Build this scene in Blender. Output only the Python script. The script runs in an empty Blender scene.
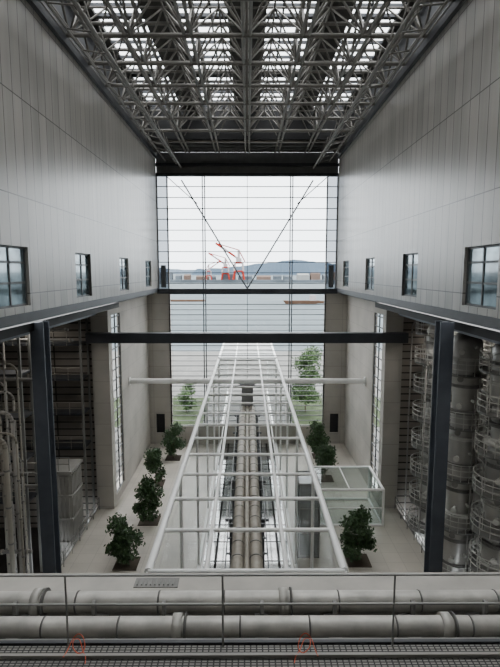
import bpy, math, random
from mathutils import Vector, Matrix
random.seed(7)
C = bpy.context.scene.collection

# ---------------------------------------------------------------- materials
def new_mat(name):
    m = bpy.data.materials.new(name); m.use_nodes = True
    nt = m.node_tree; b = nt.nodes["Principled BSDF"]
    return m, nt, b

def mat(name, col, rough=0.6, metal=0.0, var=0.12, scale=1.5, bump=0.0, stretch=(1,1,1), spec=.5):
    m, nt, b = new_mat(name)
    b.inputs["Roughness"].default_value = rough
    b.inputs["Metallic"].default_value = metal
    b.inputs["Specular IOR Level"].default_value = spec
    g = nt.nodes.new("ShaderNodeNewGeometry")
    mp = nt.nodes.new("ShaderNodeMapping"); mp.inputs["Scale"].default_value = stretch
    n = nt.nodes.new("ShaderNodeTexNoise"); n.inputs["Scale"].default_value = scale
    n.inputs["Detail"].default_value = 5
    r = nt.nodes.new("ShaderNodeValToRGB")
    r.color_ramp.elements[0].position = 0.3; r.color_ramp.elements[1].position = 0.7
    r.color_ramp.elements[0].color = [c*(1-var) for c in col]+[1]
    r.color_ramp.elements[1].color = [min(1, c*(1+var)) for c in col]+[1]
    nt.links.new(g.outputs["Position"], mp.inputs["Vector"])
    nt.links.new(mp.outputs[0], n.inputs["Vector"])
    nt.links.new(n.outputs["Fac"], r.inputs[0])
    nt.links.new(r.outputs[0], b.inputs["Base Color"])
    if bump:
        bp = nt.nodes.new("ShaderNodeBump"); bp.inputs["Strength"].default_value = bump
        nt.links.new(n.outputs["Fac"], bp.inputs["Height"])
        nt.links.new(bp.outputs[0], b.inputs["Normal"])
    return m

def brick_mat(name, axes, c1, c2, cm, bw, rh, ms, rough=0.6, metal=0.0, offset=0.0, shift=(0,0), nscale=.35, nlo=.82, nhi=1.15, nst=(1,1,1)):
    """grid of panels; axes e.g. 'zy' -> brick u along z, v along y"""
    m, nt, b = new_mat(name)
    b.inputs["Roughness"].default_value = rough; b.inputs["Metallic"].default_value = metal
    g = nt.nodes.new("ShaderNodeNewGeometry")
    s = nt.nodes.new("ShaderNodeSeparateXYZ"); k = nt.nodes.new("ShaderNodeCombineXYZ")
    nt.links.new(g.outputs["Position"], s.inputs[0])
    for i, a in enumerate(axes):
        ad = nt.nodes.new("ShaderNodeMath"); ad.operation = 'ADD'; ad.inputs[1].default_value = shift[i]+200*(bw if i == 0 else rh)
        nt.links.new(s.outputs["XYZ".index(a.upper())], ad.inputs[0])
        nt.links.new(ad.outputs[0], k.inputs[i])
    t = nt.nodes.new("ShaderNodeTexBrick")
    t.offset = offset; t.squash = 1
    t.inputs["Scale"].default_value = 1
    t.inputs["Color1"].default_value = (*c1, 1); t.inputs["Color2"].default_value = (*c2, 1)
    t.inputs["Mortar"].default_value = (*cm, 1)
    t.inputs["Mortar Size"].default_value = ms; t.inputs["Mortar Smooth"].default_value = 0.1
    t.inputs["Brick Width"].default_value = bw; t.inputs["Row Height"].default_value = rh
    nt.links.new(k.outputs[0], t.inputs["Vector"])
    mp = nt.nodes.new("ShaderNodeMapping"); mp.inputs["Scale"].default_value = nst
    nt.links.new(g.outputs["Position"], mp.inputs["Vector"])
    n = nt.nodes.new("ShaderNodeTexNoise"); n.inputs["Scale"].default_value = nscale; n.inputs["Detail"].default_value = 6
    nt.links.new(mp.outputs[0], n.inputs["Vector"])
    r = nt.nodes.new("ShaderNodeMapRange"); r.inputs[1].default_value = .25; r.inputs[2].default_value = .75
    r.inputs[3].default_value = nlo; r.inputs[4].default_value = nhi
    nt.links.new(n.outputs["Fac"], r.inputs[0])
    mx = nt.nodes.new("ShaderNodeVectorMath"); mx.operation = 'SCALE'
    nt.links.new(t.outputs["Color"], mx.inputs[0]); nt.links.new(r.outputs[0], mx.inputs["Scale"])
    nt.links.new(mx.outputs[0], b.inputs["Base Color"])
    return m

def glass_mat(name, tint=(1,1,1), gloss=0.12, rough=0.02):
    m = bpy.data.materials.new(name); m.use_nodes = True; nt = m.node_tree; nt.nodes.clear()
    o = nt.nodes.new("ShaderNodeOutputMaterial"); t = nt.nodes.new("ShaderNodeBsdfTransparent")
    g = nt.nodes.new("ShaderNodeBsdfGlossy"); x = nt.nodes.new("ShaderNodeMixShader")
    t.inputs[0].default_value = (*tint, 1); g.inputs["Roughness"].default_value = rough
    x.inputs[0].default_value = gloss
    nt.links.new(t.outputs[0], x.inputs[1]); nt.links.new(g.outputs[0], x.inputs[2]); nt.links.new(x.outputs[0], o.inputs[0])
    return m

M = {}
M['panel'] = brick_mat('metal_wall_panel', 'zy', (.42,.40,.37), (.34,.325,.30), (.07,.065,.06), 4.3, 0.9, 0.026, rough=0.30, shift=(1.0,0), nscale=1.3, nlo=.82, nhi=1.14, nst=(1,1,.12))
M['concrete_side'] = brick_mat('concrete_side', 'yz', (.48,.45,.41), (.46,.43,.39), (.30,.28,.25), 3.6, 1.8, 0.014, rough=.8)
M['concrete_end'] = brick_mat('concrete_end', 'xz', (.44,.415,.375), (.42,.395,.355), (.26,.24,.22), 3.6, 1.8, 0.014, rough=.8)
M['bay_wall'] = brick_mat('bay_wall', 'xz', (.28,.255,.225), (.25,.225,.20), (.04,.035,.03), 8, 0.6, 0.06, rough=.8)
M['floor'] = brick_mat('floor_tile', 'xy', (.54,.50,.44), (.51,.475,.42), (.38,.35,.31), 1.2, 1.2, 0.015, rough=.35)
M['floor_dark'] = brick_mat('floor_polished', 'xy', (.42,.43,.43), (.60,.61,.61), (.02,.02,.02), 1.1, 2.5, 0.09, rough=.07, metal=.85)
M['concrete'] = mat('concrete', (.42,.40,.365), .8, bump=.1)
M['backwall'] = mat('back_wall_panel', (.36,.35,.33), .7)
M['dark'] = mat('dark_steel', (.045,.048,.055), .5, .2)
M['darker'] = mat('near_black_steel', (.018,.018,.02), .7, .0)  # near-black steel for bay ceilings, openings and the roof girder
M['colsteel'] = mat('column_steel', (.085,.098,.12), .5, .1)
M['lintel'] = mat('lintel_steel', (.15,.15,.15), .5, .2)
M['truss'] = mat('truss_steel', (.17,.16,.145), .5, .15)
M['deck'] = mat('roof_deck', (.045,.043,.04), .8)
M['white'] = mat('white_paint', (.90,.90,.88), .4, var=.03)
M['mullion'] = mat('mullion_steel', (.10,.105,.11), .5, .3)
M['post'] = mat('post_grey_paint', (.20,.20,.20), .5, .1)
M['pipe'] = mat('pipe_cladding', (.48,.465,.43), .5, .15, scale=2.6, var=.24)
M['bayduct'] = mat('bay_duct_grey', (.30,.29,.27), .6, .0, scale=1, var=.1)
M['pipe_band'] = mat('pipe_band', (.20,.195,.185), .6, .1)
M['brownpipe'] = mat('brown_duct', (.29,.26,.215), .5, .2, scale=2, var=.2)
M['silver'] = mat('silver_vessel', (.42,.41,.39), .35, .5, scale=1, var=.08)
M['vesselwhite'] = mat('vessel_flange_paint', (.52,.52,.49), .6)
M['beige'] = mat('beige_duct', (.32,.30,.255), .6, var=.08)
M['grate'] = brick_mat('steel_grating', 'xy', (.28,.27,.25), (.24,.23,.22), (.03,.03,.03), 0.09, 0.05, 0.012, rough=.6, metal=.3)
M['rail'] = mat('galvanised_rail', (.20,.20,.19), .5, .2)
M['nearrail'] = mat('near_rail_paint', (.34,.34,.325), .5, .1)
M['glass'] = glass_mat('clear_glass', (.97,.98,.98), .03)
M['glass_side'] = glass_mat('walkway_glass', (.94,.955,.955), .05)
M['glass_clear2'] = glass_mat('canopy_glass', (.84,.89,.88), .12, .05)
M['strip'] = glass_mat('grey_strip_glass', (.50,.52,.54), .06)
M['officeglass'] = mat('reflective_glass', (.20,.27,.30), .08, .4, var=.6, scale=.8)
M['liftglass'] = mat('frosted_lift_glass', (.26,.28,.28), .25, .2, var=.2)
M['roofsheet'] = mat('frosted_roof_panel', (.26,.27,.27), .5, var=.1)
M['leaf'] = mat('leaf_dark', (.045,.092,.034), .6, var=.6, scale=3)
M['leaf2'] = mat('leaf_outdoor', (.05,.10,.026), .6, var=.55, scale=1.5)  # green of the outdoor trees
M['bark'] = mat('bark', (.12,.09,.06), .9)
M['soil'] = mat('soil', (.06,.045,.03), .95)
M['orange'] = mat('red_cable', (.70,.13,.06), .6)
M['red'] = mat('crane_red', (.30,.03,.02), .9, spec=.1)
M['cranewhite'] = mat('crane_white', (.34,.31,.31), .9, spec=.1)
M['hill'] = mat('hill_baked_haze', (.062,.086,.116), 1, scale=.004, var=.1, spec=0)  # bluish distance haze baked into the base colour
M['hill2'] = mat('hill_far_baked_haze', (.095,.12,.15), 1, scale=.004, var=.06, spec=0)  # haze baked in here too, paler for the farther coast
M['sea'] = mat('sea', (.09,.113,.125), .7, 0, scale=.06, var=.18, stretch=(.25,1,1), bump=.1, spec=.08)
M['quay'] = mat('quay_concrete', (.15,.15,.145), .9, scale=.3, spec=.1)
M['grass'] = mat('grass', (.045,.062,.03), .9, scale=.6, var=.35, spec=.1)
M['shed'] = mat('shed_wall', (.085,.10,.115), .9, scale=.02, var=.4, spec=.1)
M['shed2'] = mat('shed_wall_pale', (.20,.205,.20), .9, scale=.02, var=.3, spec=.1)
M['shed3'] = mat('shed_wall_brown', (.12,.085,.07), .9, scale=.02, var=.3, spec=.1)
M['rust'] = mat('rust_barge', (.085,.05,.034), .9, spec=.1)
mm, nt_, b_ = new_mat('fill_lamp_lens'); b_.inputs['Emission Color'].default_value = (1,.93,.82,1); b_.inputs['Emission Strength'].default_value = 2  # glowing lens of the added bay fill lamps
M['lens'] = mm

# ---------------------------------------------------------------- helpers
def meta(o, label=None, category=None, group=None, kind=None):
    if label: o["label"] = label
    if category: o["category"] = category
    if group: o["group"] = group
    if kind: o["kind"] = kind
    return o

def root(name, loc, label, category, group=None, kind=None):
    o = bpy.data.objects.new(name, None); o.empty_display_size = .3
    o.location = loc; C.objects.link(o)
    return meta(o, label, category, group, kind)

class MB:
    def __init__(s): s.v = []; s.f = []
    def box(s, a, b):
        n = len(s.v); x0,y0,z0 = a; x1,y1,z1 = b
        s.v += [(x0,y0,z0),(x1,y0,z0),(x1,y1,z0),(x0,y1,z0),(x0,y0,z1),(x1,y0,z1),(x1,y1,z1),(x0,y1,z1)]
        s.f += [tuple(n+i for i in q) for q in ((0,3,2,1),(4,5,6,7),(0,1,5,4),(1,2,6,5),(2,3,7,6),(3,0,4,7))]
        return s
    def tube(s, p, q, r, seg=8, r2=None):
        p = Vector(p); q = Vector(q); d = (q-p).normalized(); r2 = r if r2 is None else r2
        a = d.orthogonal().normalized(); b = d.cross(a); n = len(s.v)
        for k in range(seg):
            t = 2*math.pi*k/seg; o = a*math.cos(t)+b*math.sin(t)
            s.v.append(tuple(p+o*r)); s.v.append(tuple(q+o*r2))
        for k in range(seg):
            j = (k+1) % seg
            s.f.append((n+2*k, n+2*j, n+2*j+1, n+2*k+1))
        s.f.append(tuple(n+2*k for k in reversed(range(seg)))); s.f.append(tuple(n+2*k+1 for k in range(seg)))
        return s
    def lathe(s, c, prof, seg=24):
        n = len(s.v); m = len(prof)
        for k in range(seg):
            t = 2*math.pi*k/seg
            for r, z in prof: s.v.append((c[0]+r*math.cos(t), c[1]+r*math.sin(t), c[2]+z))
        for k in range(seg):
            j = (k+1) % seg
            for i in range(m-1):
                s.f.append((n+k*m+i, n+j*m+i, n+j*m+i+1, n+k*m+i+1))
        return s
    def obj(s, name, m, parent=None, smooth=False, loc=None):
        me = bpy.data.meshes.new(name)
        if loc is None:
            xs = [v[0] for v in s.v]; ys = [v[1] for v in s.v]; zs = [v[2] for v in s.v]
            loc = ((min(xs)+max(xs))/2, (min(ys)+max(ys))/2, min(zs))
        me.from_pydata([(v[0]-loc[0], v[1]-loc[1], v[2]-loc[2]) for v in s.v], [], s.f)
        me.materials.append(m); me.update()
        if smooth:
            me.polygons.foreach_set("use_smooth", [len(p.vertices) < 5 for p in me.polygons])
        o = bpy.data.objects.new(name, me); C.objects.link(o)
        if parent:
            o.parent = parent; o.location = Vector(loc)-parent.location
        else: o.location = loc
        return o

def box(name, a, b, m, parent=None, **k):
    return meta(MB().box([min(i,j) for i,j in zip(a,b)], [max(i,j) for i,j in zip(a,b)]).obj(name, m, parent), **k)

_unit = {}
def tube(name, p, q, r, m, parent=None, seg=8, **k):
    key = (m.name, seg)
    if key not in _unit:
        t = MB().tube((0,0,-.5), (0,0,.5), 1, seg)
        me = bpy.data.meshes.new('tube'); me.from_pydata(t.v, [], t.f); me.materials.append(m)
        me.polygons.foreach_set("use_smooth", [len(pp.vertices) < 5 for pp in me.polygons]); me.update()
        _unit[key] = me
    p = Vector(p); q = Vector(q); d = q-p
    o = bpy.data.objects.new(name, _unit[key]); C.objects.link(o)
    loc = (p+q)/2
    if parent: o.parent = parent; loc = loc-parent.location
    o.location = loc; o.scale = (r, r, d.length)
    o.rotation_mode = 'QUATERNION'; o.rotation_quaternion = Vector((0,0,1)).rotation_difference(d.normalized())
    return meta(o, **k)

def clone(rt, loc, **k):
    n = rt.copy(); n.location = loc; C.objects.link(n)
    for ch in rt.children:
        c = ch.copy(); c.parent = n; C.objects.link(c)
    for a, b in k.items(): n[a] = b
    return n

def wall_x(name, x0, x1, y0, y1, z0, z1, holes, m):
    ys = sorted({y0, y1, *[h[0] for h in holes], *[h[1] for h in holes]})
    zs = sorted({z0, z1, *[h[2] for h in holes], *[h[3] for h in holes]})
    mb = MB()
    for i in range(len(ys)-1):
        j = 0
        while j < len(zs)-1:
            def solid(j):
                cy = (ys[i]+ys[i+1])/2; cz = (zs[j]+zs[j+1])/2
                return not any(h[0] < cy < h[1] and h[2] < cz < h[3] for h in holes)
            if solid(j):
                k = j
                while k+1 < len(zs)-1 and solid(k+1): k += 1
                mb.box((min(x0,x1), ys[i], zs[j]), (max(x0,x1), ys[i+1], zs[k+1])); j = k+1
            else: j += 1
    return meta(mb.obj(name, m), kind='structure')

FZ = -20.0; D = 56.5; W = 10.0; SK = 15.6
# ---------------------------------------------------------------- shell
wy = [(20.0,23.2),(29.5,32.4),(39.6,42.6),(49.6,52.6)]
holes = [(a,b,-1.55,1.1) for a,b in wy]
for s, side in ((-1,'left'),(1,'right')):
    w = wall_x(f'wall_{side}', s*W, s*(W+.5), -6, D, -1.85, 12.2, holes, M['panel'])
    meta(w, label='tall hall wall clad in grey metal panels with vertical seams', category='wall')
    b = box(f'trim_{1 if s<0 else 2}', (s*(W-.06), -6, -2.3), (s*(W+.5), D, -1.85), M['dark'], kind='structure')
    meta(b, label='dark steel edge beam under the panelled wall', category='beam')
    b = box(f'trim_{3 if s<0 else 4}', (s*(W+2.2), -6, -3.5), (s*(W+2.5), 40.2, -2.9), M['colsteel'], kind='structure')
    meta(b, label='dark steel beam under the side bay ceiling', category='beam')
    b = box(f'trim_{5 if s<0 else 6}', (s*(W-.25), -6, 12.2), (s*(W+.5), D, 12.9), M['dark'], kind='structure')
    meta(b, label='dark gutter beam along the top of the wall', category='beam')
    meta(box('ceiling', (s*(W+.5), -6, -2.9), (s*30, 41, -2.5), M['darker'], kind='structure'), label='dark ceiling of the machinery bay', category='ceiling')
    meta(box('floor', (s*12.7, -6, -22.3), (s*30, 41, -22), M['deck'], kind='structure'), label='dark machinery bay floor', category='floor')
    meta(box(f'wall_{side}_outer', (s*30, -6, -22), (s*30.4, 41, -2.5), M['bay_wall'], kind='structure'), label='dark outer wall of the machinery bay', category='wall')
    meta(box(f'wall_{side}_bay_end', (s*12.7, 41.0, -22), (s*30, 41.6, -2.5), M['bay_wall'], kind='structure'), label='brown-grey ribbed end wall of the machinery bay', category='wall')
    w = wall_x(f'wall_{side}_lower', s*11.3, s*11.6, 41.0, D, FZ, -2.5, [(41.4,44.3,-19.2,-3.6)], M['concrete_side'])
    meta(w, label='bare concrete side wall with formwork joints', category='wall')
    meta(box(f'wall_{side}_pilaster', (s*11.3, 40.4, FZ), (s*12.7, 41.0, -2.5), M['concrete_end'], kind='structure'), label='concrete pilaster at the end of the side wall', category='wall')
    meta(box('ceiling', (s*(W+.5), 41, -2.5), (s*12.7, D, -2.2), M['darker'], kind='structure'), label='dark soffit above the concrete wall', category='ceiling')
    mb = MB()
    x0, x1 = sorted((s*8.75, s*12.7))
    dx0, dx1 = sorted((s*9.6, s*10.6))
    mb.box((x0,D,FZ),(dx0,D+.6,-2.2)); mb.box((dx1,D,FZ),(x1,D+.6,-2.2)); mb.box((dx0,D,-16.4),(dx1,D+.6,-2.2)); mb.box((dx0,D,FZ),(dx1,D+.6,-18.7))
    meta(mb.obj(f'wall_end_{side}', M['concrete_end']), 'concrete pier beside the end glazing with small dark opening', 'wall', kind='structure')
    meta(box(f'door_{1 if s<0 else 2}', (s*9.6, D+.25, -18.7), (s*10.6, D+.35, -16.4), M['darker'], kind='structure'), label='small dark louvred opening in concrete pier', category='door')

meta(box('wall_back', (-30.4, -6.4, -22.3), (30.4, -6, SK+.4), M['backwall'], kind='structure'), label='plain grey wall closing the hall', category='wall')  # unseen end of the hall, added to stop light entering from behind
meta(box('floor', (-12.7, -6, FZ-.4), (12.7, D+.6, FZ), M['floor'], kind='structure'), label='beige tiled hall floor', category='floor')
meta(box('floor', (-3.1, 12, FZ), (3.1, D-.05, FZ+.06), M['floor_dark'], kind='structure'), label='dark polished walkway floor', category='floor')
meta(box('wall_end_sill', (-8.75, D, FZ), (8.75, D+.6, -17.9), M['concrete_end'], kind='structure'), label='concrete sill under the end glazing', category='wall')
meta(box('wall_end_lintel', (-10.0, D+.1, 10.4), (10.0, D+.6, 12.9), M['lintel'], kind='structure'), label='steel lintel above the end glazing', category='wall')
for k, zz in enumerate((10.35, 11.4)):
    meta(box(f'trim_{20+k}', (-10, D-.25, zz), (10, D+.1, zz+.3), M['dark'], kind='structure'), label='dark horizontal beam above the end glazing', category='beam')
wn = 1
for s in (-1, 1):
    for a, b in wy:
        wn += 1
        r = root(f'window_{wn}', (s*(W+.25), (a+b)/2, -1.55), 'gallery window with bluish panes and dark frame', 'window', kind='structure', group='gallery windows in the panelled walls')
        x = s*(W+.2)
        fr = MB()
        for yy in (a, (a+b)/2-.04, b-.1): fr.box((x-.06, yy, -1.55), (x+.06, yy+.1, 1.1))
        for zz in (-1.55, -.55, .35, 1.0): fr.box((x-.06, a, zz), (x+.06, b, zz+.1))
        fr.obj('frame', M['mullion'], r)
        box('pane', (x-.015, a, -1.55), (x+.015, b, 1.1), M['officeglass'], r)
        box('reveal', (s*(W+.44), a-.02, -1.6), (s*(W+.5), b+.02, 1.15), M['darker'], r)
for s in (-1, 1):
    wn += 1
    r = root(f'window_{wn}', (s*11.45, 42.8, -19.2), 'tall narrow glazed slot with horizontal bars', 'window', kind='structure')
    fr = MB(); x = s*11.42
    for yy in (41.4, 42.8, 44.2): fr.box((x-.05, yy, -19.2), (x+.05, yy+.1, -3.6))
    z = -19.2
    while z < -3.6: fr.box((x-.05, 41.4, z), (x+.05, 44.3, z+.1)); z += .9
    fr.obj('frame', M['mullion'], r)
    box('pane', (x-.01, 41.4, -19.2), (x+.01, 44.3, -3.6), M['glass'], r)
    meta(box('ground', (s*11.7, 41.7, -20.4), (s*60, D, -20.05), M['quay']), label='pale paved ground beside the building', category='ground')

# ---------------------------------------------------------------- end glazing
r = root('window_1', (0, D+.3, -17.9), 'huge glazed end wall with thin horizontal transoms', 'window', kind='structure')
box('glass_pane', (-8.75, D+.28, -17.9), (8.75, D+.30, 10.4), M['glass'], r)
for s in (-1, 1):
    box('side_pane', (s*8.8, D+.28, -2.2), (s*10.0, D+.30, 10.4), M['strip'], r)
    box('side_mullion', (s*8.75, D+.0, -17.9), (s*8.90, D+.25, 10.4), M['post'], r)
    box('side_mullion', (s*9.9, D+.0, -2.2), (s*10.0, D+.25, 10.4), M['post'], r)
    box('side_opening', (s*9.15, D+.1, -1.8), (s*9.7, D+.26, .7), M['mullion'], r)
z = -17.9
while z < 10.3:
    hw = 8.75 if z < -2.2 else 9.95
    box('transom', (-hw, D+.15, z), (hw, D+.27, z+.085), M['mullion'], r)
    if z < -4: box('transom', (-8.75, D+.15, z+.59), (8.75, D+.27, z+.65), M['mullion'], r)
    z += 1.18
for x in (-5.0, -4.75, 4.7, 4.95):
    box('mullion', (x, D-.1, -17.9), (x+.11, D+.2, 10.4), M['mullion'], r)
box('mullion', (-.03, D+.1, -17.9), (.03, D+.25, 10.4), M['mullion'], r)
box('bridge_beam', (-10, D-.9, -2.45), (10, D-.12, -1.9), M['dark'], r)
for s in (-1, 1):
    tube('tension_rod', (s*7.2, D-.2, 9.9), (0, D-.2, -1.9), .08, M['mullion'], r)
    tube('tension_rod', (s*8.7, D-.2, 10.2), (s*5.5, D-.2, 7.4), .05, M['mullion'], r)

# ---------------------------------------------------------------- roof
ZB, ZT = 12.7, 15.0
strips = [(-9.3,-6.4),(-4.2,-1.2),(1.2,4.2),(6.4,9.3)]
xs = [-10.5] + [v for s_ in strips for v in s_] + [10.5]
mb = MB()
for i in range(0, len(xs), 2): mb.box((xs[i], -6, SK), (xs[i+1], 51, SK+.2))
for y in range(6, 50, 9):
    for a, b in strips: mb.box((a, y, SK), (b, y+.4, SK+.2))
for a, b in strips: mb.box((a, -6, SK), (b, 4, SK+.2))
meta(mb.obj('ceiling', M['deck']), 'dark roof deck with long skylight strips', 'ceiling', kind='structure')
for s, side in ((-1,'left'),(1,'right')):
    meta(box(f'wall_{side}_clerestory', (s*10, -6, 12.9), (s*10.5, D, SK+.4), M['dark'], kind='structure'), label='dark upstand wall beside the roof trusses', category='wall')
meta(box('ceiling', (-10.5, 51, 13.4), (10.5, D+.6, 13.7), M['deck'], kind='structure'), label='solid ceiling next to the end glazing', category='ceiling')
meta(box('trim_7', (-10, 50.7, 12.8), (10, 51.0, SK+.2), M['darker'], kind='structure'), label='dark transverse roof girder', category='beam')
for k in range(4):
    meta(box(f'trim_{10+k}', (-10, 51.6+1.3*k, 12.7), (10, 51.8+1.3*k, 13.4), M['lintel'], kind='structure'), label='steel joist under the solid ceiling', category='beam')
for a, b in strips:
    wn += 1
    r = root(f'window_{wn}', ((a+b)/2, 27, SK+.1), 'long roof skylight strip with glazing bars', 'skylight', kind='structure', group='roof skylights')
    box('glass_pane', (a, 4, SK+.1), (b, 51, SK+.12), M['glass'], r)
    fr = MB(); y = 4
    while y < 51: fr.box((a, y, SK-.10), (b, y+.16, SK+.08)); y += 1.2
    for j in (1, 2): xm = a+(b-a)*j/3; fr.box((xm-.06, 4, SK-.06), (xm+.06, 51, SK+.08))
    fr.obj('glazing_bars', M['dark'], r)

TX = [-9.6,-6.4,-3.2,0,3.2,6.4,9.6]; SY = 3.7
y = 21.5
base = root('roof_truss', (0, y, ZB), 'transverse tubular steel roof truss in grey paint', 'truss', group='transverse roof trusses')
tube('bottom_chord', (-10, y, ZB), (10, y, ZB), .13, M['truss'], base)
tube('top_chord', (-10, y, ZT), (10, y, ZT), .11, M['truss'], base)
for i in range(len(TX)-1):
    xm = (TX[i]+TX[i+1])/2
    tube('brace', (TX[i], y, ZB), (xm, y, ZT), .075, M['truss'], base)
    tube('brace', (xm, y, ZT), (TX[i+1], y, ZB), .075, M['truss'], base)
TY = [y+SY*i for i in range(9)]
for yy in TY[1:]: clone(base, (0, yy, ZB))
lb = root('roof_girder', (TX[0], 21, ZB), 'lengthwise tubular steel roof girder with zigzag bracing', 'truss', group='lengthwise roof girders')
x = TX[0]
tube('bottom_chord', (x-.2, 17, ZB), (x-.2, 55.9, ZB), .09, M['truss'], lb)
tube('bottom_chord', (x+.2, 17, ZB), (x+.2, 55.9, ZB), .09, M['truss'], lb)
tube('top_chord', (x, 17, ZT), (x, 50.6, ZT), .12, M['truss'], lb)
for i in range(-1, len(TY)-1):
    ya = TY[0]+SY*i; ym = ya+SY/2
    tube('brace', (x, ya, ZB), (x, ym, ZT), .075, M['truss'], lb)
    tube('brace', (x, ym, ZT), (x, ya+SY, ZB), .075, M['truss'], lb)
for xx in TX[1:]: clone(lb, (xx, 21, ZB))
pb = root('roof_plan_bracing', (0, TY[0], ZB), 'crossing steel tubes tying the roof trusses together', 'bracing', group='roof plan bracing')
for i in range(len(TX)-1):
    xm = (TX[i]+TX[i+1])/2; ym = TY[0]+SY/2
    for (xa, ya) in ((TX[i],TY[0]),(TX[i+1],TY[0]),(TX[i],TY[1]),(TX[i+1],TY[1])):
        tube('brace', (xa, ya, ZB), (xm, ym, ZT), .055, M['truss'], pb)
    tube('purlin', (xm, TY[0], ZT), (xm, TY[1], ZT), .06, M['truss'], pb)
tube('purlin', (-10, ym, ZT), (10, ym, ZT), .07, M['truss'], pb)
for yy in TY[1:-1]: clone(pb, (0, yy, ZB))
for s in (-1, 1):
    r = root('maintenance_rail', (s*7.2, 35, 11.2), 'hanging steel maintenance rail under the roof trusses', 'rail', group='hanging maintenance rails')
    tube('rail_tube', (s*7.2, 16, 11.2), (s*7.2, D-.3, 11.2), .10, M['truss'], r)
    tube('rail_tube', (s*7.7, 16, 11.6), (s*7.7, D-.3, 11.6), .07, M['truss'], r)
    tube('rail_tube', (s*8.9, 16, 11.9), (s*8.9, D-.3, 11.9), .07, M['truss'], r)
    for k in range(16):
        yy = 18+2.4*k
        tube('hanger', (s*7.2, yy, 11.2), (s*(7.7), yy+.3, 12.7), .04, M['truss'], r)
        tube('strut', (s*7.2, yy, 11.2), (s*8.9, yy+1.2, 11.9), .04, M['truss'], r)

# ---------------------------------------------------------------- cross beams in hall
meta(box('cross_beam', (-12.9, 39.6, -5.7), (12.9, 40.35, -4.9), M['dark']), label='black steel beam spanning the hall', category='beam')
r = root('white_cross_pipe', (0, 47, -10.42), 'white round beam spanning the hall on brackets', 'beam')
tube('pipe_body', (-11.28, 47, -10.42), (11.28, 47, -10.42), .26, M['white'], r, seg=16)
for s in (-1, 1): tube('end_plate', (s*11.28, 47, -10.42), (s*11.2, 47, -10.42), .40, M['white'], r, seg=16)

for x in (-10.4, 9.95):
    r = root('steel_column', (x, 25, -22), 'dark blue-grey H-section steel column', 'column', group='steel columns of the side bays')
    box('flange', (x-.34, 24.6, -22), (x+.34, 24.68, -2.5), M['colsteel'], r)
    box('flange', (x-.34, 25.3, -22), (x+.34, 25.38, -2.5), M['colsteel'], r)
    box('web', (x-.05, 24.68, -22), (x+.05, 25.3, -2.5), M['colsteel'], r)

# ---------------------------------------------------------------- glass walkway
def walkway(y0, n, step, hw, label, every, roof=False):
    y1 = y0+n*step
    r = root('glass_walkway', (0, (y0+y1)/2, FZ), label, 'glazed walkway')
    for s in (-1, 1):
        tube('top_beam', (s*hw, y0, -10), (s*hw, y1, -10), .14, M['white'], r)
        box('base_beam', (s*hw-.1, y0, FZ), (s*hw+.1, y1, FZ+.25), M['white'], r)
        box('glass_panel', (s*hw-.01, y0, FZ+.25), (s*hw+.01, y1, -10.1), M['glass_side'], r)
        tube('inner_rail', (s*1.35, y0, -10.0), (s*1.35, y1, -10.0), .085, M['white'], r)
        if not roof: tube('lower_rail', (s*2.2, y0, -14.2), (s*2.2, y1, -14.2), .06, M['white'], r)
    if roof: box('roof_panel', (-hw, y0, -10.16), (hw, y1, -10.12), M['roofsheet'], r)
    for i in range(n+1):
        y = y0+i*step
        tube('cross_beam', (-hw, y, -10), (hw, y, -10), .085, M['white'], r)
        if i % every == 0:
            for s in (-1, 1): tube('post', (s*hw, y, FZ), (s*hw, y, -10), .085, M['white'], r)
walkway(15.7, 15, 2.7, 3.3, 'white steel framed glass walkway running down the hall', 3)
walkway(57.6, 7, 3.4, 3.3, 'white steel framed glass walkway with pale roof continuing outdoors', 7, True)

for x in (-.42, .42):
    r = root('pipe_run', (x, 30, -13), 'brown-grey insulated pipe running inside the walkway', 'pipe', group='twin pipes in the walkway')
    tube('pipe_body', (x, 13, -13), (x, 46.4, -13), .31, M['brownpipe'], r, seg=20)
    for k in range(28):
        tube('joint_band', (x, 14+k*1.2, -13), (x, 14.08+k*1.2, -13), .325, M['pipe_band'], r, seg=20)
r = root('pipe_run', (0, 30, -12.85), 'slimmer brown-grey pipe nested between the twin pipes', 'pipe')
tube('pipe_body', (0, 13, -12.8), (0, 46.4, -12.8), .12, M['brownpipe'], r, seg=12)
r = root('cable_tray', (0, 30, -13.4), 'thin steel cable tray under the twin pipes', 'cable tray')
for s in (-1,1): box('tray_side', (s*.95, 13, -13.3), (s*1.0, 46.4, -13.1), M['mullion'], r)
for k in range(24): box('tray_rung', (-.98, 14+1.4*k, -13.42), (.98, 14.1+1.4*k, -13.36), M['mullion'], r)
for k in range(7):
    y = 16+5*k
    r = root('pipe_support', (0, y, FZ), 'steel trestle carrying the twin pipes', 'pipe support', group='pipe trestles')
    tube('crossbar', (-1.2, y, -13.55), (1.2, y, -13.55), .09, M['mullion'], r)
    tube('crossbar', (-1.0, y, -16.5), (1.0, y, -16.5), .06, M['mullion'], r)
    for s in (-1, 1): tube('leg', (s*.9, y, FZ+.06), (s*.9, y, -13.5), .08, M['mullion'], r)
r = root('steel_post', (0, 46.9, FZ), 'thick grey post supporting the white round beam', 'post')
box('shaft', (-.55, 46.65, FZ+.06), (.55, 47.3, -10.74), M['post'], r)
box('cap', (-.75, 46.5, -10.74), (.75, 47.4, -10.69), M['post'], r)

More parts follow.
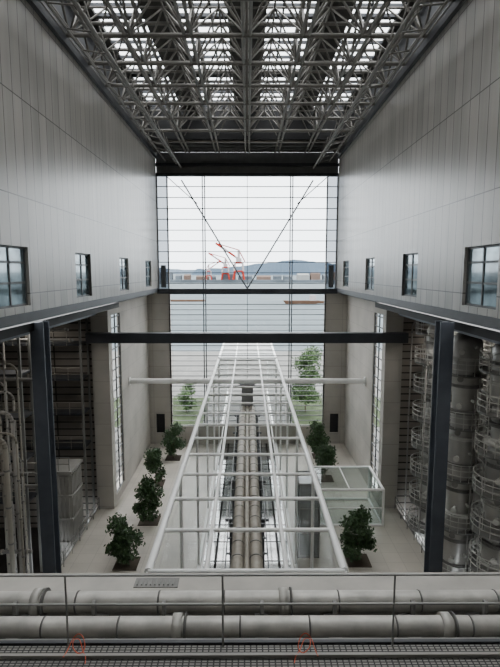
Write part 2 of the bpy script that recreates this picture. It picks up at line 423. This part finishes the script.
def framed_box(name, a, b, label, cat, gm, nx, nz, rm, fr=.08):
    cx = (a[0]+b[0])/2; cy = (a[1]+b[1])/2
    r = root(name, (cx, cy, a[2]), label, cat)
    for x in (a[0], b[0]):
        for y in (a[1], b[1]): tube('post', (x,y,a[2]), (x,y,b[2]), fr, rm, r)
        for z in (a[2]+.08, b[2]): tube('rail', (x,a[1],z), (x,b[1],z), fr, rm, r)
    for y in (a[1], b[1]):
        for z in (a[2]+.08, b[2]): tube('rail', (a[0],y,z), (b[0],y,z), fr, rm, r)
    for i in range(1, nx):
        x = a[0]+(b[0]-a[0])*i/nx; tube('roof_bar', (x,a[1],b[2]), (x,b[1],b[2]), .05, rm, r)
    for i in range(1, nz):
        z = a[2]+(b[2]-a[2])*i/nz; tube('mullion', (a[0],a[1],z), (b[0],a[1],z), .05, rm, r)
    box('front_glass', (a[0],a[1]-.01,a[2]), (b[0],a[1]+.01,b[2]), gm, r)
    for x in (a[0], b[0]): box('side_glass', (x-.01,a[1],a[2]), (x+.01,b[1],b[2]), gm, r)
    box('roof_glass', (a[0],a[1],b[2]), (b[0],b[1],b[2]+.02), gm, r)
    return r
framed_box('glass_vestibule', (5.4,37.4,FZ), (10.7,42,-17), 'low clear grey glass entrance canopy with thick white frame', 'vestibule', M['glass_clear2'], 2, 2, M['white'], .11)
framed_box('lift_shaft', (3.6,33,FZ), (5.0,35.2,-14.6), 'grey frosted lift enclosure beside the walkway', 'lift', M['liftglass'], 1, 3, M['rail'])

# ---------------------------------------------------------------- trees
def foliage_mesh(name, n, R, H, z0, size, m, seed, nb=14):
    rnd = random.Random(seed)
    blobs = []
    for _ in range(nb):
        h = rnd.uniform(.08,.95); w = 1-abs(h-.45)*.9
        blobs.append((Vector((rnd.uniform(-.75,.75)*R*w, rnd.uniform(-.75,.75)*R*w, z0+h*H)), rnd.uniform(.3,.5)*R))
    blobs.append((Vector((0,0,z0+H*.5)), R*.6))
    v = []; f = []
    for _ in range(n):
        c, rr = rnd.choice(blobs)
        d = Vector((rnd.gauss(0,1), rnd.gauss(0,1), rnd.gauss(0,1))).normalized()*rr*(rnd.random()**.35)*(1.35 if rnd.random() < .25 else 1)
        p = c+d
        a = Vector((rnd.gauss(0,1), rnd.gauss(0,1), rnd.gauss(0,1)-.3)).normalized()
        b = a.orthogonal().normalized(); s = size*rnd.uniform(.6,1.2); k = len(v)
        v += [tuple(p-a*s), tuple(p+b*s*.45), tuple(p+a*s), tuple(p-b*s*.45)]
        f.append((k,k+1,k+2,k+3))
    me = bpy.data.meshes.new(name); me.from_pydata(v, [], f); me.materials.append(m); me.update()
    return me
fol = [foliage_mesh('foliage', 2600, 1.3, 2.9, .55, .16, M['leaf'], k) for k in range(3)]
def tree(x, y, sc, me, trunk_h, label, bed=True, group=None):
    r = root('tree', (x, y, FZ), label, 'tree', group)
    t = MB(); t.tube((x,y,FZ),(x+.04,y,FZ+trunk_h*sc), .09*sc, 8, .05*sc)
    rnd = random.Random(int(x*10+y))
    for k in range(6):
        a = k*1.05; t.tube((x+.02,y,FZ+trunk_h*sc*(.5+.08*k)), (x+.7*sc*math.cos(a), y+.7*sc*math.sin(a), FZ+trunk_h*sc*(.85+.12*k)), .04*sc, 6, .015*sc)
    t.obj('trunk', M['bark'], r)
    o = bpy.data.objects.new('foliage', me); C.objects.link(o); o.parent = r; o.scale = (sc,sc,sc); o.rotation_euler[2] = rnd.uniform(0,6)
    if bed: box('soil_bed', (x-.8,y-.8,FZ), (x+.8,y+.8,FZ+.05), M['soil'], r)
for i, (x, y, s) in enumerate([(-8.3,32.3,.95),(-7.9,38.3,.95),(-8.7,45.5,.9),(-8.0,52,1.0),(7.7,32.6,.98),(7.5,46.5,.92),(7.9,52.5,1.0)]):
    tree(x, y, s, fol[i%3], 1.6, 'dense dark green tree growing from the hall floor', group='indoor trees')
folo = foliage_mesh('foliage', 5500, 2.6, 7.6, 1.2, .22, M['leaf2'], 11, 30)
tree(8.3, 70, 1.0, folo, 4, 'bright green tree outside the end glazing', False)
folo2 = foliage_mesh('foliage', 3000, 1.6, 3.4, .7, .18, M['leaf2'], 12, 18)
tree(-8.8, 70, 1.0, folo2, 2.2, 'small green tree outside the end glazing', False)

# ---------------------------------------------------------------- railings
def railing(name, p, q, h, n, label, m=None, r_=.03, rails=2):
    m = m or M['rail']
    p = Vector(p); q = Vector(q)
    r = root(name, tuple((p+q)/2), label, 'railing')
    for i in range(n+1):
        c = p.lerp(q, i/n); tube('post', c, c+Vector((0,0,h)), r_, m, r)
    for k in range(rails):
        z = Vector((0,0,h*(1-k/rails))); tube('rail', p+z, q+z, r_*.9, m, r)
    return r
for s in (-1, 1):
    railing('railing', (s*12.5, 27, FZ), (s*12.5, 40.2, FZ), 1.1, 8, 'thin grey railing along the floor edge of the bay', rails=3)

# ---------------------------------------------------------------- machinery bays
def vessel(x, y, r, z0, z1, label, ring_step=2.1, cat_r=None):
    R = root('process_vessel', (x, y, z0), label, 'tank', 'silver process vessels')
    H = z1-z0
    MB().lathe((x,y,z0), [(0,0),(r*.6,0),(r,.8),(r,H*.30),(r*.85,H*.32),(r*.85,H*.42),(r,H*.44),(r,H*.62),(r*.78,H*.65),(r*.78,H*.78),(r,H*.81),(r,H-.8),(r*.6,H-.2),(0,H)], 28).obj('shell', M['silver'], R, True)
    z = z0+1.2; k = 0
    while z < z1-.8:
        MB().lathe((x,y,z), [(r*.7,0),(r+.08,0),(r+.08,.08),(r+.02,.08),(r+.02,.12),(r+.08,.12),(r+.08,.2),(r*.7,.2)], 28).obj('flange', M['vesselwhite'] if k%3==0 else M['pipe_band'], R)
        if cat_r and k % 2 == 0:
            MB().lathe((x,y,z+.7), [(r,0),(cat_r,0),(cat_r,.12),(r,.12)], 24).obj('catwalk', M['rail'], R)
            g = MB()
            for zz in (.4, .75, 1.1):
                g.lathe((x,y,z+.75+zz), [(cat_r-.02,0),(cat_r+.02,0),(cat_r+.02,.045),(cat_r-.02,.045),(cat_r-.02,0)], 24)
            for a in range(16):
                t = a*math.pi/8; g.tube((x+cat_r*math.cos(t), y+cat_r*math.sin(t), z+.8), (x+cat_r*math.cos(t), y+cat_r*math.sin(t), z+1.88), .022, 5)
            g.obj('catwalk_railing', M['vesselwhite'], R)
        nm = M['vesselwhite'] if k%2 else M['pipe_band']
        tube('nozzle', (x-r*.55, y-r*.7, z+.6), (x-r*.8, y-r*1.1, z+.6), .12, nm, R, seg=12)
        tube('nozzle_flange', (x-r*.78, y-r*1.05, z+.6), (x-r*.82, y-r*1.12, z+.6), .18, nm, R, seg=12)
        tube('nozzle', (x+r*.1, y-r*.9, z+.9), (x+r*.12, y-r*1.2, z+.9), .09, nm, R, seg=12)
        z += ring_step/2 if cat_r else ring_step*.5; k += 1
    ld = MB()
    lx = x-r-.15
    for dx in (0, .38): ld.tube((lx, y-.2+dx, z0), (lx, y-.2+dx, z1-1), .03, 5)
    zz = z0
    while zz < z1-1: ld.tube((lx, y-.2, zz), (lx, y+.18, zz), .02, 4); zz += .45
    ld.obj('ladder', M['vesselwhite'], R)
    sx = x+r*.55; sy = y-r*1.0
    tube('riser_pipe', (sx,sy,z0),(sx,sy,z1-1),.07, M['bayduct'], R)
    tube('riser_pipe', (sx-.3,sy-.1,z0),(sx-.3,sy-.1,z1-4),.045, M['bayduct'], R)
    return R
vessel(13.9, 31.2, .95, -22, -3.6, 'tall silver cylindrical vessel with bolted white flanges', 3.4, 1.25)
vessel(14.4, 37.4, .8, -22, -3.6, 'silver vessel wrapped in stacked ring catwalks', 2.2, 1.6)
vessel(15.0, 28.0, 1.0, -22, -3.6, 'silver vessel wrapped in stacked ring catwalks', 2.4, 1.6)
vessel(17.6, 37.2, 1.1, -22, -3.6, 'tall silver cylindrical vessel with bolted white flanges', 3.2)
vessel(17.6, 33.2, 1.0, -22, -3.6, 'silver vessel wrapped in stacked ring catwalks', 2.4, 1.6)

def rack(x0, x1, y0, y1, zs, label, top=-3):
    R = root('steel_rack', ((x0+x1)/2, (y0+y1)/2, -22), label, 'steel platform')
    for x in (x0, x1):
        for y in (y0, y1): box('post', (x-.08,y-.08,-22), (x+.08,y+.08,top), M['rail'], R)
    for z in zs:
        box('deck', (x0,y0,z), (x1,y1,z+.16), M['dark'], R)
        g = MB()
        for zz in (.55, 1.05): g.tube((x0,y0,z+zz),(x1,y0,z+zz),.025,5)
        n = max(2, int((x1-x0)/1.0))
        for k in range(n+1): xx = x0+(x1-x0)*k/n; g.tube((xx,y0,z),(xx,y0,z+1.05),.022,5)
        g.obj('guard_rail', M['beige'], R)
    return R
rack(-20.5,-13.1,38.9,40.7,(-5.8,-8.6,-11.4,-14.2),'grey steel access platforms with guard rails in the bay')
rack(-18.5,-15.2,33.0,34.6,(-7,-10,-13,-16),'grey steel rack carrying ducts in the bay')
rack(15.4,20,39.4,40.6,(-6.5,-9.5,-12.5,-15.5),'grey steel access platforms with guard rails in the bay')
rack(-25,-20.8,30,36,(-6.5,-10,-14,-18),'grey steel access platforms with guard rails in the bay')

def duct(x, y, rr, zt, m, L=1.8, side=-1):
    R = root('vertical_duct', (x,y,-22), 'beige-grey vertical duct with elbow and flange rings', 'duct', 'vertical ducts in the bay')
    d = MB(); d.tube((x,y,-22),(x,y,zt),rr,14)
    px = Vector((x,y,zt))
    for k in range(1,6):
        a = k*math.pi/10; nx = Vector((x+side*.6*(1-math.cos(a)), y, zt+.6*math.sin(a))); d.tube(px,nx,rr,14); px = nx
    d.tube(px, px+Vector((side*L,0,0)), rr, 14)
    d.obj('duct_body', m, R, True)
    z = -21
    while z < zt-.3: tube('flange_ring', (x,y,z), (x,y,z+.1), rr+.03, M['pipe_band'], R, seg=14); z += 2.3
for x,y,rr,zt in [(-12.95,27.2,.07,-9.6),(-13.45,27.9,.11,-8.6),(-14.3,28.6,.15,-10.4),(-14.1,30.2,.06,-6.2),(-14.9,31.0,.11,-12),(-15.6,31.6,.07,-7.6),(-16.3,32.0,.09,-5.4),
                  (-14.1,33.4,.06,-13.8),(-17.2,36,.10,-9.4),(-18,36.6,.08,-4.9),(-13.2,30.8,.045,-13.4),(-13.8,29.4,.05,-11.6),(-15.3,30.2,.05,-9.0),(-14.6,29.6,.045,-5.2)]:
    duct(x,y,rr,zt, M['beige'] if (int(x*10)%2) else M['bayduct'])
for x,y,rr,zt in [(13.0,34.3,.08,-5),(16.0,35.3,.10,-6.5),(12.95,35.5,.05,-7),(13.3,40,.06,-4.5)]:
    duct(x,y,rr,zt, M['bayduct'], .2, 1)
R = root('equipment_cabinet', (-14.1,36.2,-22), 'pale ribbed metal equipment tank in the bay', 'cabinet')
b = MB(); b.box((-15.3,35,-22),(-12.95,37.2,-14.6))
for k in range(8):
    b.box((-15.25+k*.30,34.84,-21.6),(-15.13+k*.30,35,-14.8))
    b.box((-12.95,35.05+k*.28,-21.6),(-12.82,35.15+k*.28,-14.8))
for zz in (-20,-18.2,-16.4): b.box((-15.35,34.80,zz),(-12.78,37.2,zz+.16))
b.obj('housing', M['bayduct'], R)
box('lid', (-15.4,34.75,-14.6), (-12.75,37.3,-14.4), M['bayduct'], R)
railing('railing', (-15.3,34.95,-14.4), (-12.95,34.95,-14.4), 1.0, 3, 'railing on top of the equipment housing', r_=.025)
for k,(z,y,rr) in enumerate([(-5.2,37.9,.12),(-4.3,37.0,.1),(-7.1,32.5,.12),(-14.5,32.6,.12),(-12.2,29.1,.10),(-17.2,29.1,.12)]):
    R = root('bay_pipe', (-21,y,z), 'grey horizontal pipe crossing the machinery bay', 'pipe', 'bay pipes')
    tube('pipe_body', (-28,y,z), (-13.3,y,z), rr, M['pipe_band'], R, seg=12)
    for j in range(6): tube('clamp', (-13.6-1.6*j,y,z), (-13.5-1.6*j,y,z), rr+.04, M['beige'], R, seg=12)
for s in (-1, 1):
    for (x, y) in ((14.5,22),(18,26),(14.5,34.3),(17,38.0)):  # fill lamps added to brighten the machinery bays, stronger on the right
        R = root('bay_fill_lamp', (s*x, y, -3.5), 'small round added fill lamp under the bay ceiling', 'lamp', 'added bay fill lamps')
        MB().lathe((s*x,y,-3.5), [(.1,.59),(.12,.35),(.42,0),(.38,0),(.08,.3)], 20).obj('fill_lamp_shade', M['rail'], R)
        MB().lathe((s*x,y,-3.42), [(0,0),(.3,0),(.3,.03),(0,.03)], 20).obj('fill_lamp_lens', M['lens'], R)
        l = bpy.data.lights.new('bay_fill_spot', 'SPOT'); l.energy = 330 if s < 0 else 620; l.spot_size = math.radians(160); l.spot_blend = .6; l.shadow_soft_size = .5; l.color = (1,.94,.86)
        lo = bpy.data.objects.new('fill_lamp_light', l); C.objects.link(lo); lo.parent = R; lo.location = (0,0,-.1)

# ---------------------------------------------------------------- near pipe deck
def hpipe(y, z, r_, lab, bands, fl):
    R = root('large_pipe', (0,y,z), lab, 'pipe')
    tube('pipe_body', (-9.9,y,z), (9.9,y,z), r_, M['pipe'], R, seg=28)
    for x in bands: tube('joint_band', (x,y,z), (x+.03,y,z), r_+.008, M['pipe_band'], R, seg=28)
    for x in fl: tube('flange', (x,y,z), (x+.16,y,z), r_+.05, M['pipe'], R, seg=28); tube('flange', (x+.2,y,z), (x+.24,y,z), r_+.06, M['pipe_band'], R, seg=28)
hpipe(8.55,-6.04,.18,'thick insulated grey metal clad pipe spanning the deck',[-4.6,-3.1,-1.6,-.4,1.7,3.2,4.6],[.62,-3.9])
hpipe(8.0,-6.12,.165,'insulated grey metal clad pipe with flanges on saddles',[-5,-3.5,-2.2,-.1,1.1,2.6,3.9],[-1.25,3.4])
for x in (-4.1,-2.7,-1.45,.3,1.6,3.0,4.3):
    R = root('pipe_saddle', (x,8.25,-6.7), 'steel saddle bracket holding the large pipes', 'pipe support', 'pipe saddles')
    box('base', (x-.12,7.75,-6.7), (x+.12,8.75,-6.42), M['pipe_band'], R)
    box('strap', (x-.03,8.22,-6.42), (x+.03,8.32,-5.85), M['pipe_band'], R)
meta(box('trim_8', (-12,8.8,-7.4), (12,9.4,-6.02), M['concrete'], kind='structure'), label='grey-brown concrete ledge behind the pipes', category='ledge')
meta(box('floor', (-12,7.35,-6.9), (12,8.8,-6.7), M['deck'], kind='structure'), label='pipe trench floor', category='floor')
R = root('conduit', (0,7.6,-6.2), 'thin grey conduit running beside the large pipes', 'conduit')
tube('pipe_body', (-9.9,7.62,-6.12), (9.9,7.62,-6.12), .03, M['pipe'], R, seg=10)
tube('pipe_body', (-9.9,7.52,-6.15), (9.9,7.52,-6.15), .02, M['pipe_band'], R, seg=10)
R = root('walkway_deck', (0,6.6,-5.85), 'steel grating deck with toe beams along the pipes', 'walkway')
box('grating', (-12,5.2,-5.72), (12,7.0,-5.66), M['grate'], R)
box('edge_beam', (-12,7.0,-5.85), (12,7.06,-5.62), M['dark'], R)
box('edge_beam', (-12,7.22,-6.0), (12,7.34,-5.82), M['pipe_band'], R)
box('kerb_strip', (-12,6.72,-5.66), (12,6.77,-5.6), M['bayduct'], R)
for k in range(10):
    x = -11+2.5*k; box('joist', (x,5.2,-6.0), (x+.1,7.0,-5.72), M['dark'], R)
R = root('railing', (0,7.0,-5.6), 'thin light grey pipe railing before the large pipes', 'railing')
for x in (-7.9,-5.3,-2.68,-.33,2.25,4.85,7.4): tube('post', (x,6.97,-5.66), (x,6.97,-4.5), .016, M['nearrail'], R)
for z in (-4.5,-4.97): tube('rail', (-9.9,6.97,z), (9.9,6.97,z), .018, M['nearrail'], R)
R = root('drain_grille', (-1.75,9.1,-6.02), 'small metal grille box on the concrete ledge', 'grille')
g = MB()
for k in range(9): g.box((-2.1+k*.085,8.98,-6.02),(-2.07+k*.085,9.16,-5.985))
g.obj('slats', M['rail'], R)
box('rim', (-2.15,8.93,-6.02), (-1.3,9.22,-6.005), M['pipe_band'], R)
def catmull(p, n=10):
    out = []
    for i in range(1, len(p)-2):
        a,b,c,d = [Vector(q) for q in p[i-1:i+3]]
        for k in range(n):
            t = k/n; out.append(.5*((2*b)+(c-a)*t+(2*a-5*b+4*c-d)*t*t+(3*b-a-3*c+d)*t**3))
    return out
def cable(x, fl, label):
    pts = [(-.2,-.2,.02),(-.16,-.1,.03),(-.13,.0,.06),(-.08,.1,.16),(-.0,.12,.23),(.08,.1,.18),(.12,.02,.08),(.06,-.04,.04),(-.04,.0,.09),(-.06,.08,.16),(.02,.1,.15),(.10,.0,.05),(.17,-.1,.03),(.2,-.22,.02),(.22,-.3,.02)]
    P = [Vector((x+fl*a*1.0, 6.80+b, -5.64+c)) for a,b,c in catmull(pts)]
    mb = MB()
    for a, b in zip(P, P[1:]): mb.tube(a, b, .007, 6)
    meta(mb.obj('hanging_cable', M['orange'], None, True), label, 'cable', 'red cables')
cable(-2.5, 1, 'loop of thin red cable on the deck edge'); cable(.92, -1, 'loop of thin red cable on the deck edge')

# ---------------------------------------------------------------- outdoors
meta(box('ground', (-60,D+.7,-21), (60,125,-20.05), M['quay']), label='pale concrete quay outside the building', category='ground')
for s in (-1,1):
    meta(box('lawn', (s*6.0,63,-20.05), (s*24,78,-20.0), M['grass']), label='strip of grass beside the outdoor walkway', category='lawn')
meta(box('sea', (-4000,125,-22.6), (4000,6000,-22.2), M['sea']), label='calm grey-blue sea water', category='sea')
def ridge(name, y, pts, m, label):
    mb = MB()
    for i in range(len(pts)-1):
        (xa,za),(xb,zb) = pts[i], pts[i+1]; n = len(mb.v)
        mb.v += [(xa,y,-22),(xb,y,-22),(xb,y+350,zb),(xa,y+350,za),(xb,y+900,-22),(xa,y+900,-22)]
        mb.f += [(n,n+1,n+2,n+3),(n+3,n+2,n+4,n+5),(n+1,n+4,n+2),(n,n+3,n+5)]
    meta(mb.obj(name, m), label, 'hill')
def prof(x0,x1,n,f,seed):
    rnd = random.Random(seed); return [(x0+(x1-x0)*i/n, f(i/n)+rnd.uniform(-4,4)) for i in range(n+1)]
ridge('hill', 4300, prof(-1900,1100,60,lambda t: 34+20*math.sin(t*9), 1), M['hill2'], 'low haze-tinted coastline across the bay')
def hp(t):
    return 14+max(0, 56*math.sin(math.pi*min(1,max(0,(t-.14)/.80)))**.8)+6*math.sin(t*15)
ridge('hill', 3000, prof(-340,900,48,hp, 2), M['hill'], 'blue haze-tinted island hill across the bay')
meta(box('pier', (-500,1000,-22.2), (420,1080,-17), M['shed']), label='far harbour quay across the water', category='pier')
rnd = random.Random(5)
xk = -235
while xk < 235:
    h = rnd.uniform(4,14); w = rnd.uniform(9,30); x = xk; xk += w+rnd.uniform(3,14)
    mb = MB().box((x,1030,-17),(x+w,1055,-17+h)); n = len(mb.v)
    mb.v += [(x,1030,-17+h),(x+w,1030,-17+h),(x+w,1055,-17+h),(x,1055,-17+h),(x,1042,-14+h),(x+w,1042,-14+h)]
    mb.f += [(n,n+1,n+5,n+4),(n+2,n+3,n+4,n+5),(n+1,n+2,n+5),(n,n+4,n+3)]
    meta(mb.obj('warehouse', M[rnd.choice(['shed','shed','shed2','shed3'])]), 'gabled harbour warehouse across the water', 'building', 'harbour warehouses')
def crane(x, y, s, lean, label):
    R = root('harbour_crane', (x,y,-16.8), label, 'crane', 'harbour cranes')
    P = lambda a,b,c: (x+a*s, y+b*s, -17+c*s)
    for a in (-8,8):
        for b in (-6,6): tube('leg', P(a,b,.6), P(a*.7,b,13), 1.6*s, M['red'], R, seg=6); tube('leg', P(a*.85,b,13), P(a*.7,b,26), 1.5*s, M['cranewhite'], R, seg=6)
    for b in (-6,6): tube('crossbeam', P(-6,b,25), P(6,b,25), 1.3*s, M['red'], R, seg=6); tube('crossbeam', P(-7,b,13), P(7,b,13), 1.2*s, M['red'], R, seg=6)
    tube('mast', P(0,0,26), P(0,0,44), 1.9*s, M['cranewhite'], R, seg=6)
    e0 = Vector(P(4*-lean,0,28)); e1 = Vector(P(34*lean,0,54))
    for j in range(4): tube('boom', e0.lerp(e1, j/4), e0.lerp(e1, (j+1)/4), 1.6*s, M['red'] if j%2 else M['cranewhite'], R, seg=6)
    tube('stay', P(0,0,44), P(34*lean,0,54), .8*s, M['red'], R, seg=5)
    tube('stay', P(0,0,44), P(-9*lean,0,27), .9*s, M['red'], R, seg=5)
    box('cabin', P(-4,-4,26), P(4,4,32), M['cranewhite'], R)
crane(-78,1008,.7,1,'red and white harbour gantry crane with raised boom')
crane(-45,1018,1.0,-1,'red and white harbour gantry crane with raised boom')
crane(-18,1008,1.35,-1,'tall red and white harbour gantry crane with raised boom')
meta(box('pier', (28,350,-22.2), (90,356,-20.6), M['rust']), label='low brown jetty in the sea', category='pier')
meta(box('pier', (-90,370,-22.2), (-32,376,-20.9), M['rust']), label='low brown jetty in the sea', category='pier')
R = root('barge', (36,340,-22), 'rust brown flat barge moored beside the jetty', 'boat')
mb = MB(); mb.v = [(26,337,-22.2),(46,337,-22.2),(46,343,-22.2),(26,343,-22.2),(24,336.5,-19.6),(49,336.5,-19.6),(49,343.5,-19.6),(24,343.5,-19.6)]
mb.f = [(0,3,2,1),(4,5,6,7),(0,1,5,4),(1,2,6,5),(2,3,7,6),(3,0,4,7)]
mb.obj('hull', M['rust'], R); box('wheelhouse', (42,338,-19.6), (46,342,-16), M['cranewhite'], R)

# ---------------------------------------------------------------- world & light
w = bpy.data.worlds.new('World'); bpy.context.scene.world = w; w.use_nodes = True
nt = w.node_tree; bg = nt.nodes['Background']
tc = nt.nodes.new('ShaderNodeTexCoord'); sp = nt.nodes.new('ShaderNodeSeparateXYZ'); rp = nt.nodes.new('ShaderNodeValToRGB')
nt.links.new(tc.outputs['Generated'], sp.inputs[0]); nt.links.new(sp.outputs[2], rp.inputs[0]); nt.links.new(rp.outputs[0], bg.inputs[0])
e = rp.color_ramp.elements
e[0].position = 0; e[0].color = (.86,.91,.96,1); e[1].position = .6; e[1].color = (1,1,1,1)
bg.inputs[1].default_value = 6.2
sun = bpy.data.lights.new('sun', 'SUN'); sun.energy = 3.0; sun.angle = math.radians(25)
so = bpy.data.objects.new('sun', sun); C.objects.link(so); so.rotation_euler = (math.radians(-25), math.radians(10), 0)

cam = bpy.data.cameras.new('camera'); co = bpy.data.objects.new('camera', cam); C.objects.link(co)
cam.sensor_fit = 'VERTICAL'; cam.sensor_height = 36; cam.lens = 27.0; cam.clip_end = 12000; cam.clip_start = .1
co.location = (0.05, 0, 0); co.rotation_euler = (math.radians(90-7.07), 0, math.radians(-.25))
bpy.context.scene.camera = co
